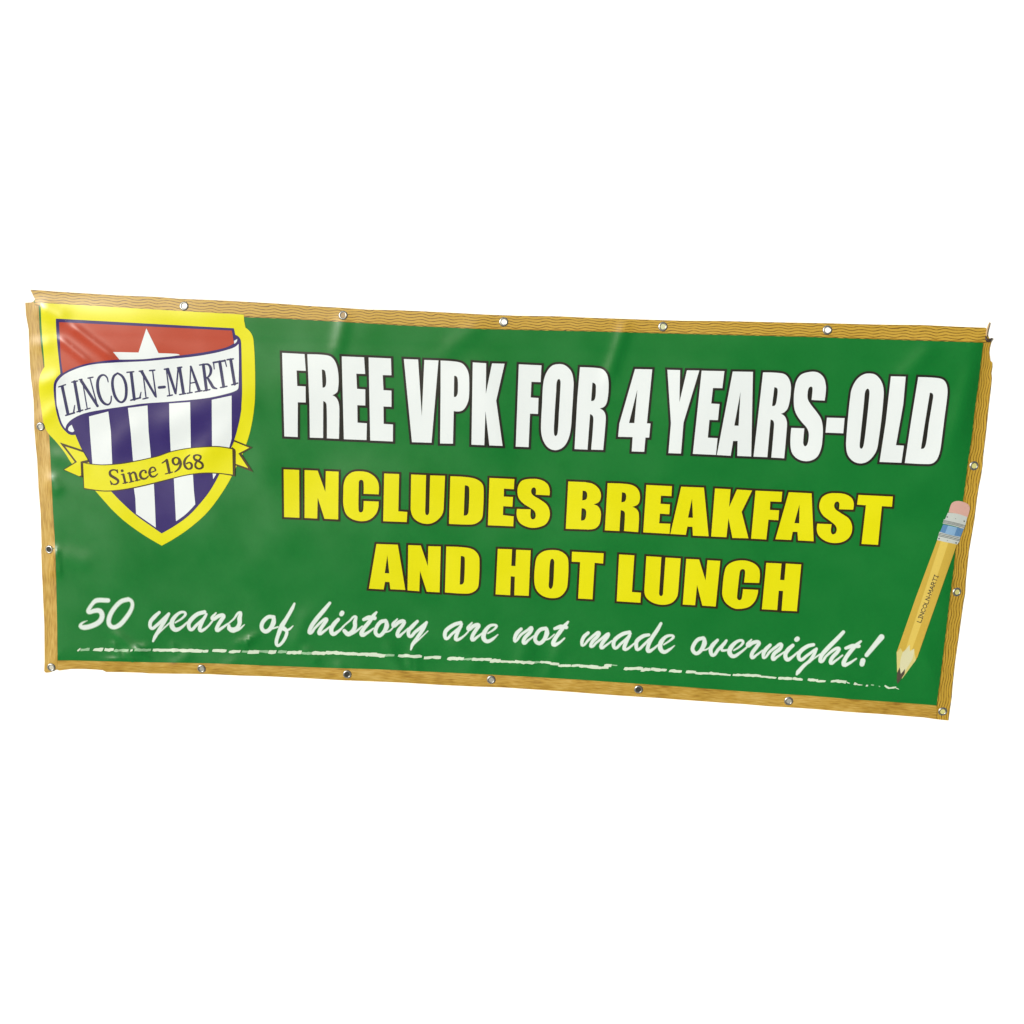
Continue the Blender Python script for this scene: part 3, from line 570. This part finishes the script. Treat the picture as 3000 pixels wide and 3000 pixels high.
# ------------------------------------------------------------------ brush script, one part per word
WORDS = {
 '50': ["O:515 285 38, 350 287 40, 285 345 32, 235 430 36, 245 452 36, 330 430 38, 400 435 42, 432 500 42, 400 580 43, 300 640 42, 180 668 42, 125 650 34, 150 605 22, 220 572 10",
        "O:800 270 38, 700 300 38, 600 400 38, 535 520 40, 530 620 38, 590 665 36, 680 630 40, 770 530 38, 840 420 35, 860 340 32, 840 288 32, 800 270 36"],
 'years': ["O:1240 455 22, 1170 520 30, 1112 600 28, 1130 680 24, 1200 640 24, 1300 550 26, 1375 475 22", "O:1375 475 22, 1320 570 28, 1240 700 28, 1180 800 26, 1152 862 16", "O:1165 820 14, 1250 730 12, 1400 590 12",
   "O:1465 600 12, 1560 540 16, 1612 480 20, 1590 450 18, 1520 465 22, 1430 560 32, 1420 650 36, 1470 700 32, 1550 670 22, 1640 590 12",
   "O:1880 450 28, 1780 480 30, 1680 570 32, 1655 640 28, 1690 700 24, 1760 640 22, 1880 530 22, 1905 480 20", "P:200 510 22, 150 600 28, 120 690 28, 145 715 24, 230 660 16, 300 580 14",
   "P:352 462 12, 300 545 26, 390 505 28, 460 500 26, 430 560 30, 380 640 28, 365 705 28, 420 685 22, 520 615 14",
   "P:520 620 12, 600 550 14, 690 455 20, 685 540 34, 685 610 30, 650 675 30, 590 705 38, 540 680 32, 535 640 22", "P:600 712 32, 680 690 20, 755 628 8"],
 'of': ["P:1170 520 26, 1090 520 28, 1010 600 30, 1000 680 28, 1050 725 30, 1115 690 30, 1165 600 36, 1170 525 26", "P:1130 690 14, 1230 660 12",
   "P:1462 330 16, 1430 400 26, 1350 540 28, 1285 645 36, 1230 780 28, 1205 880 26, 1225 925 22, 1290 880 22, 1345 780 24, 1350 715 24, 1290 670 38", "P:1340 715 20, 1395 690 16, 1442 645 8"],
 'history': ["Q:320 322 22, 240 420 30, 130 550 32, 50 670 30, 40 745 26, 110 675 18, 220 570 20, 275 550 24, 250 600 28, 190 690 28, 172 752 28, 230 728 20, 330 650 12",
   "Q:484 480 32, 496 460 33", "Q:440 555 26, 380 620 32, 340 700 32, 365 760 30, 430 730 22, 520 650 12",
   "Q:500 660 12, 600 575 14, 682 512 18, 675 590 30, 675 660 30, 640 725 32, 580 762 34, 525 715 28", "Q:590 765 30, 680 730 18, 780 650 12",
   "Q:980 452 16, 940 500 28, 870 600 30, 790 700 30, 775 768 34, 840 750 22, 940 680 12", "Q:800 555 24, 870 530 34, 955 535 30",
   "Q:1110 572 26, 1040 590 28, 975 680 28, 970 750 28, 1020 785 26, 1085 730 28, 1125 650 36, 1120 585 26", "Q:1100 735 14, 1170 715 12, 1225 655 12",
   "Q:1275 548 12, 1215 640 26, 1300 592 28, 1370 582 26, 1350 640 28, 1290 720 28, 1285 790 28, 1340 760 18, 1430 680 12",
   "Q:1560 580 22, 1490 650 30, 1435 720 28, 1455 795 24, 1530 730 24, 1620 660 26, 1690 595 20", "Q:1690 597 20, 1640 690 28, 1560 810 26, 1490 910 26, 1467 982 12", "Q:1490 920 14, 1600 820 12, 1708 718 9"],
 'are': ["R:385 600 26, 290 630 28, 180 710 30, 160 780 28, 185 828 22, 260 760 20, 370 670 22, 400 620 20", "R:390 645 24, 340 740 28, 315 830 28, 350 840 22, 440 780 14, 510 705 12",
   "R:545 600 12, 490 690 26, 570 645 28, 640 635 26, 610 690 28, 555 780 28, 550 842 26, 610 810 20, 700 740 12",
   "R:770 750 12, 850 700 16, 893 650 20, 865 632 18, 790 650 24, 720 740 34, 710 820 34, 760 865 28, 840 830 22, 912 768 8"],
 'not': ["R:1240 690 24, 1180 750 30, 1150 820 26, 1155 870 16, 1240 770 20, 1340 700 20, 1390 670 22, 1370 730 28, 1290 820 28, 1280 888 26, 1340 850 18, 1430 780 12",
   "R:1590 680 26, 1510 700 28, 1445 790 28, 1445 860 28, 1500 892 28, 1565 840 28, 1605 750 36, 1600 690 26", "R:1580 845 12, 1640 825 12, 1710 765 10",
   "R:1905 588 16, 1860 640 28, 1790 730 30, 1720 830 30, 1700 905 34, 1770 890 20, 1855 820 12", "R:1715 685 22, 1800 658 32, 1880 665 28"],
 'made': ["S:450 745 24, 390 800 28, 362 870 26, 372 925 16, 450 850 20, 540 770 20, 602 740 24, 585 790 28, 510 870 26, 492 940 20, 570 880 18, 660 810 20, 738 755 20, 720 800 28, 650 890 28, 635 955 24, 690 930 18, 790 855 12",
   "S:1035 735 26, 940 760 28, 830 840 30, 808 910 28, 835 962 22, 910 900 20, 1010 810 20, 1048 755 20", "S:1035 785 24, 990 870 28, 960 968 28, 1000 975 20, 1120 880 12",
   "S:1310 772 22, 1230 790 28, 1140 860 30, 1130 930 28, 1150 982 22, 1240 910 20, 1320 830 18", "S:1480 612 22, 1430 700 28, 1350 820 30, 1300 930 28, 1300 1000 30, 1360 980 20, 1450 905 12",
   "S:1520 910 12, 1610 850 16, 1658 800 20, 1630 780 18, 1550 800 24, 1480 880 34, 1470 960 34, 1520 1015 28, 1600 980 20, 1672 925 8"],
 'overnight': ["T:390 575 26, 310 600 28, 245 690 28, 240 750 28, 290 795 26, 355 750 28, 405 650 36, 400 585 26", "T:365 750 14, 440 735 12, 510 680 12",
   "T:590 605 22, 520 680 32, 492 750 30, 525 820 24, 600 740 24, 680 660 26, 715 612 20", "T:700 640 20, 650 710 22, 655 750 20, 750 740 12",
   "T:820 750 12, 900 700 16, 952 640 20, 935 608 18, 860 630 24, 780 710 34, 760 780 34, 810 835 28, 900 790 20, 1030 685 12",
   "T:1070 598 12, 1015 680 26, 1090 642 28, 1175 638 26, 1145 700 28, 1080 790 28, 1080 850 28, 1130 825 18, 1230 750 12",
   "T:1335 675 24, 1270 740 30, 1240 800 28, 1250 860 16, 1330 770 20, 1420 700 22, 1490 660 22, 1480 720 28, 1390 800 28, 1375 875 26, 1430 845 18, 1540 770 12",
   "T:1707 598 34, 1722 586 34", "T:1655 680 26, 1590 740 32, 1550 810 30, 1575 880 30, 1640 850 20, 1730 770 12",
   "U:500 670 24, 420 690 28, 320 760 30, 287 830 28, 318 885 26, 400 830 22, 520 740 20", "U:540 730 22, 500 820 26, 440 900 22, 360 970 26, 280 1060 30, 262 1090 16", "U:440 920 14, 500 870 12, 600 800 12",
   "U:922 492 26, 830 590 30, 700 720 32, 610 830 30, 605 910 24, 680 830 18, 790 740 22, 858 722 24, 840 770 28, 760 860 28, 745 930 26, 800 905 18, 910 820 12",
   "U:1170 622 16, 1100 680 28, 1020 770 30, 950 870 30, 930 950 34, 990 940 22, 1105 868 12", "U:955 720 22, 1050 690 32, 1140 690 28",
   "U:1462 562 42, 1380 660 36, 1250 818 30", "U:1198 895 38, 1185 945 36"],
}
for wname, ls in WORDS.items():
    solid = []; halo = []
    for s in ls:
        halo += stroke(s, grow=-0.2 if wname == '50' else 0.6)
        solid += stroke(s, grow=-2.3 if wname == '50' else -0.75)
    mesh_regions('script_word', [(halo, [], SOFT, 2.0), (solid, [], SCRIPT, 3.0)], banner)

# chalk underline: ragged dashes, some faded
CH = """O:80 1000 125 965 12|O:130 985 250 975 18 d|O:310 982 440 980 22|O:465 980 590 985 22|O:600 995 800 990 18 d|O:825 1000 868 980 14|O:890 990 1120 985 20 d|O:1150 985 1500 992 22|O:1500 992 1850 1000 22
P:0 995 150 1000 22|P:165 1005 240 1000 20|P:305 995 500 1000 20|P:540 1010 695 1010 20|P:725 1010 800 1010 16 d|P:800 1015 960 1010 26|P:960 1005 1090 1010 18 d|P:1095 1012 1200 1015 26|P:1235 1010 1350 1015 20 d|P:1360 1025 1560 1020 24|P:1560 1030 1700 1035 18 d|P:1710 1030 1905 1035 22
Q:0 1040 80 1030 16 d|Q:80 1025 260 1035 22|Q:265 1020 480 1030 24|Q:480 1035 720 1045 22|Q:715 1050 980 1045 26|Q:885 1060 1100 1065 26|Q:1080 1060 1230 1060 18 d|Q:1290 1065 1450 1070 22|Q:1440 1070 1620 1080 22|Q:1660 1098 1790 1090 18|Q:1780 1090 1890 1092 24
R:200 1108 430 1110 22|R:430 1120 550 1115 14 d|R:550 1120 820 1118 22|R:800 1140 940 1135 26|R:940 1145 1150 1160 16|R:1150 1148 1250 1158 20|R:1245 1160 1430 1165 22|R:1430 1160 1510 1160 14 d|R:1510 1150 1660 1175 18|R:1665 1178 1770 1190 20|R:1770 1205 1932 1210 16
S:40 1210 200 1210 16|S:220 1210 330 1205 16|S:330 1210 590 1225 22|S:480 1235 740 1235 18|S:680 1210 780 1210 22|S:780 1200 855 1205 8 d|S:960 1250 1220 1245 22|S:1200 1268 1330 1260 22|S:1340 1258 1480 1270 22|S:1480 1270 1560 1270 18|S:1600 1282 1770 1290 22|S:1840 1295 1932 1297 18
T:150 1055 280 1060 20|T:280 1070 460 1080 17|T:470 1075 600 1080 20|T:600 1085 770 1100 15|T:810 1098 960 1100 16|T:960 1100 1200 1112 18|T:1200 1120 1420 1140 14|T:1450 1142 1640 1150 20|T:1650 1145 1790 1165 17|T:1870 1165 1932 1172 18
U:430 1165 560 1175 18|U:540 1185 665 1190 14|U:745 1190 850 1180 18|U:840 1185 960 1200 22|U:970 1200 1010 1220 8|U:1065 1215 1120 1230 18|U:1120 1235 1180 1240 8|U:1235 1250 1275 1245 12|U:1310 1235 1360 1245 10 d|U:1420 1255 1440 1265 8 d|U:1510 1250 1560 1280 14|U:1560 1285 1660 1275 13|U:1640 1270 1700 1298 6"""
rr = random.Random(3)
bright, faded = [], []
for ln in CH.split('\n'):
    for sg in ln.split('|'):
        v, rest = sg.strip().split(':'); f = rest.split(); ox, oy, k = VIEWS[v]
        x0, y0, x1, y1, r = (float(q) for q in f[:5]); r = r/k*1.1
        a = np.array([ox+x0/k, oy+y0/k]); b = np.array([ox+x1/k, oy+y1/k]); d = b-a; L = np.hypot(*d); d /= L; n = np.array([d[1], -d[0]])
        if L > 12: a = a-d*1.8; b = b+d*1.8; L += 3.6
        m = max(3, int(L/7)); up, dn = [], []
        for i in range(m+1):
            e = 0.85 if i in (0, m) else 1.0
            sl_ = (0.5 if i == 0 else (-0.5 if i == m else 0))*r
            up.append(a+d*(L*i/m+rr.uniform(-1, 1)+(r*0.5 if i == 0 else 0))+n*r*e*rr.uniform(0.6, 1.15))
            dn.append(a+d*(L*i/m+rr.uniform(-1, 1)-(r*0.5 if i == m else 0))-n*r*e*rr.uniform(0.6, 1.15))
        (faded if 'd' in f else bright).append(dn+up[::-1])
mesh_regions('chalk_underline', [(faded, [], CHALKD, 2.0), (bright, [], CHALK, 2.8)], banner, label='long broken chalk-like line under the script')

# ------------------------------------------------------------------ printed pencil
body = "V:945 735, 1085 762*, 1225 795, 825 1932, W:905 850, 885 880, 868 800, 862 725, 800 762, 798 668, 745 735, 700 775, 665 715, 612 780, 885 0"
pencil = mesh_regions('pencil_picture', [([poly(body)], [], PEN1, 4.0),
    ([poly("V:1105 767, 1225 795, 825 1932, W:905 850, 885 880, 868 800, 862 725, 830 743, V:715 1932")], [], PEN2, 5.0),
    ([poly("V:945 735, 995 745, W:735 745, 700 775, 665 715, 612 780, 885 0")], [], PEN2, 5.0)], banner, label='printed yellow pencil slanting along the right border')
mesh_regions('eraser', [([poly("V:1107 345, 1130 260*, 1160 205*, 1240 182*, 1340 205*, 1395 245*, 1405 300*, 1372 418, 1290 380*, 1190 357*")], [], PINK, 4.0)], pencil)
def between(a, b, c, d, t0, t1):
    """band across the ferrule between two cross lines a-b and c-d"""
    q = []
    for (p, t) in ((a, t0), (b, t0), (b, t1), (a, t1)):
        o = c if p is a else d
        q.append((p[0]+(o[0]-p[0])*t, p[1]+(o[1]-p[1])*t))
    return q
fer = [([poly("V:1095 348, 1240 365*, 1372 410, 1345 520, 1200 475*, 1055 445")], [], SILVER, 5.0),
       ([poly("V:1040 440, 1200 475*, 1345 518, 1325 578, 1180 535*, 1022 500")], [], SILVER, 5.3),
       ([poly("V:975 618, 1120 655*, 1275 688, 1255 770, 1110 735*, 955 690")], [], SILVER, 5.3),
       ([poly("V:958 688, 1110 720*, 1255 752, 1232 797, 1085 768*, 942 735")], [], SILVER, 5.0),
       ([poly("V:1030 512, 1180 545*, 1322 575, 1275 690, 1130 662*, 985 620")], [], BLUE, 5.6),
       ([poly("V:1100 527, 1230 555, 1185 672, 1055 640")], [], BLUEL, 5.9)]
dl = []
for a, b in (("V:1038 456 2.2, 1200 492 2.2, 1345 530 2.2", 0), ("V:1034 470 2.2, 1195 505 2.2, 1340 544 2.2", 0), ("V:1028 486 2.6, 1190 520 2.6, 1334 560 2.6", 0),
             ("V:972 636 2.4, 1120 670 2.4, 1270 708 2.4", 0), ("V:966 656 3, 1115 690 3, 1266 730 3", 0), ("V:962 674 2.4, 1110 708 2.4, 1262 748 2.4", 0)):
    dl += stroke(a, grow=0.25)
for c in ("V:1087 408 10, 1088 409 10", "V:1327 468 10, 1328 469 10", "V:970 713 10, 971 714 10", "V:1212 775 10, 1213 776 10", "V:1205 432 5, 1206 433 5", "V:1088 740 5, 1089 741 5"):
    dl += stroke(c, smooth=False)
fer.append((dl, [], GREYD, 6.3))
mesh_regions('ferrule', fer, pencil, label='silver ferrule with a blue band')
mesh_regions('sharpened_wood', [([poly("W:612 772, 680 640, 870 650, 905 845, 880 895, 690 1150, 620 1090")], [], PENW, 3.0), ([poly("W:700 775, 745 735, 798 668, 800 762, 862 725, 840 860*, 760 1000*, 700 1090, 655 1080, 665 900*")], [], PENC, 3.5)], pencil)
mesh_regions('lead', [([poly("W:655 992, 672 1085, 732 1012, 722 1085, 625 1228, 612 1180, 618 1070")], [], LEAD, 4.5)], pencil)
GL = {'L': ["0 0 0 10 6 10"], 'I': ["2 0 2 10", "0 0 4 0", "0 10 4 10"], 'N': ["0 10 0 0 6 10 6 0"], 'C': ["7 2 4 0 1 2 0 5 1 8 4 10 7 8"], 'O': ["4 0 1 2 0 5 1 8 4 10 7 8 8 5 7 2 4 0"],
      '-': ["0 6 3 6"], 'M': ["0 10 0.5 0 4 7 7.5 0 8 10"], 'A': ["0 10 4 0 8 10", "1.5 6.5 6.5 6.5"], 'R': ["0 10 0 0 4 0 6 2.5 4 5 0 5", "3 5 6.5 10"], 'T': ["0 0 7 0", "3.5 0 3.5 10"]}
GWD = {'L': 6, 'I': 4, 'N': 6, 'C': 7, 'O': 8, '-': 3, 'M': 8, 'A': 8, 'R': 6.5, 'T': 7}
txt = 'LINCOLN-MARTI'; tot = sum(GWD[c] for c in txt)+1.9*(len(txt)-1)
p0 = np.array([2550+712/4.83, 1430+1905/4.83]); p1 = np.array([2550+962/4.83, 1430+1245/4.83])
ex = (p1-p0)/tot; eu = np.array([-ex[1], ex[0]]); eu = eu/np.hypot(*eu)
pen = 0.0; st = []
for c in txt:
    for g_ in GL[c]:
        f = [float(q) for q in g_.split()]
        pts = [p0+ex*(pen+f[i])-(-eu)*(f[i+1]-10)*1.16 for i in range(0, len(f), 2)]
        st += stroke(', '.join(f"{p[0]:.2f} {p[1]:.2f} 1.05" for p in pts), smooth=False)
    pen += GWD[c]+1.9
mesh_regions('lettering', [(st, [], LEAD, 6.0)], pencil)

# ------------------------------------------------------------------ eyelets
def flat(name, col, rough=0.6):
    return mat(name, col, rough=rough, spec=0.2, grain=0.06, bump=0.05)
HOLE = {'w': flat('white_seen_through', (0.85, 0.86, 0.83)), 'g': flat('grey_seen_through', (0.27, 0.28, 0.25)), 'd': flat('dark_seen_through', (0.03, 0.033, 0.03)),
        'y': flat('pale_yellow_seen_through', (0.50, 0.50, 0.19)), 't': flat('tan_seen_through', (0.36, 0.27, 0.16)), 'p': flat('pale_green_seen_through', (0.50, 0.53, 0.33)), 's': flat('silver_seen_through', (0.47, 0.48, 0.43))}
EY = [(539,896.5,'w'),(1005,923.7,'t'),(1475.5,943,'w'),(1942,956.8,'p'),(2424,967,'w'),(119,1249.7,'s'),(144.6,1609.7,'d'),(150.5,1954.8,'s'),
      (590.5,1959,'g'),(1017.4,1975.4,'d'),(1439,1991.3,'g'),(1870.8,2019.9,'d'),(2310.6,2053.7,'g'),(2761.3,2084.4,'y'),(2853.6,1364.6,'y'),(2803.6,1734.3,'y')]
PROF = [(0.0066, 0.0004), (0.0067, 0.0013), (0.0074, 0.0021), (0.0086, 0.0023), (0.0100, 0.0019), (0.0113, 0.0010), (0.0118, 0.0002)]
def ring_mesh(prof, n=36):
    v, f = [], []
    for r, z in prof:
        for k in range(n): v.append((r*math.cos(6.28318*k/n), -z, r*math.sin(6.28318*k/n)))
    for i in range(len(prof)-1):
        for k in range(n):
            a = i*n+k; b = i*n+(k+1) % n
            f.append((a, b, b+n, a+n))
    me = bpy.data.meshes.new('eyelet'); me.from_pydata(v, [], f); me.materials.append(METAL)
    me.polygons.foreach_set('use_smooth', [True]*len(f)); return me
RM = ring_mesh(PROF)
def disc_mesh(m, r=0.0067, n=28):
    v = [(0, -0.0006, 0)]+[(r*math.cos(6.28318*k/n), -0.0006, r*math.sin(6.28318*k/n)) for k in range(n)]
    me = bpy.data.meshes.new('eyelet_hole'); me.from_pydata(v, [], [(0, (k+1) % n+1, k+1) for k in range(n)])
    me.materials.append(m); return me
DM = {k: disc_mesh(m) for k, m in HOLE.items()}
inv = banner.matrix_basis.inverted()
for x, y, k in EY:
    p = sheet(x, y, 1.2*LAYER); n = sheet_normal(np.array([x]), np.array([y]))[0]
    q = Vector((0, -1, 0)).rotation_difference(Vector(n))
    o = bpy.data.objects.new('eyelet', RM); COL.objects.link(o); o.parent = banner
    o.matrix_parent_inverse = inv
    o.location = p; o.rotation_euler = (q @ Matrix.Rotation(random.uniform(0, 6.2), 3, 'Y').to_quaternion()).to_euler()
    h = bpy.data.objects.new('eyelet_hole', DM[k]); COL.objects.link(h); h.parent = o

# torn corner eyelet with a scrap of cord
CORD = mat('tan_cord', (0.42, 0.30, 0.16), rough=0.85, spec=0.2, grain=0.2, gscale=900)
TORN = mat('dark_rusty_metal', (0.07, 0.05, 0.04), rough=0.5, metal=0.6, grain=0.3)
def tube(name, pts, m, parent=None, n=10):
    """pts: photo x, y, radius mm, lift mm"""
    C_ = [sheet(a, b, l*0.001) for a, b, r, l in pts]; v, f = [], []
    for i, c in enumerate(C_):
        d = C_[min(i+1, len(C_)-1)]-C_[max(i-1, 0)]; d /= np.linalg.norm(d)
        u_ = np.cross(d, [0, 1, 0]); u_ /= np.linalg.norm(u_); w_ = np.cross(d, u_)
        for k in range(n):
            a = 6.28318*k/n; v.append(tuple(c+(u_*math.cos(a)+w_*math.sin(a))*pts[i][2]*0.001))
    for i in range(len(C_)-1):
        for k in range(n): f.append((i*n+k, i*n+(k+1) % n, (i+1)*n+(k+1) % n, (i+1)*n+k))
    f.append(tuple(range(n))[::-1]); f.append(tuple((len(C_)-1)*n+k for k in range(n)))
    me = bpy.data.meshes.new(name); me.from_pydata(v, [], f); me.materials.append(m)
    me.polygons.foreach_set('use_smooth', [True]*len(f))
    o = bpy.data.objects.new(name, me); COL.objects.link(o)
    if parent: o.parent = parent; o.matrix_parent_inverse = inv
    return o
cord = tube('cord_scrap', [(2899.5,944.5,1.2,1.5),(2896,953,2.0,2),(2893,963,2.2,2.2),(2891,972,1.8,2.2),(2890,980,1.6,2.2),(2891,986,1.4,2.2)], CORD)
tag(cord, 'short tan cord end sticking up from the torn corner eyelet at upper right', 'cord')
tube('torn_eyelet', [(2887.5,985,1.2,2),(2889,993,3.0,2.5),(2893,998,4.2,3),(2898,998,4.0,3),(2902,994,2.6,3),(2906,991.5,1.8,3),(2907.5,992,1.2,3)], TORN, banner).__setitem__('label', 'dark bent remains of the corner eyelet')
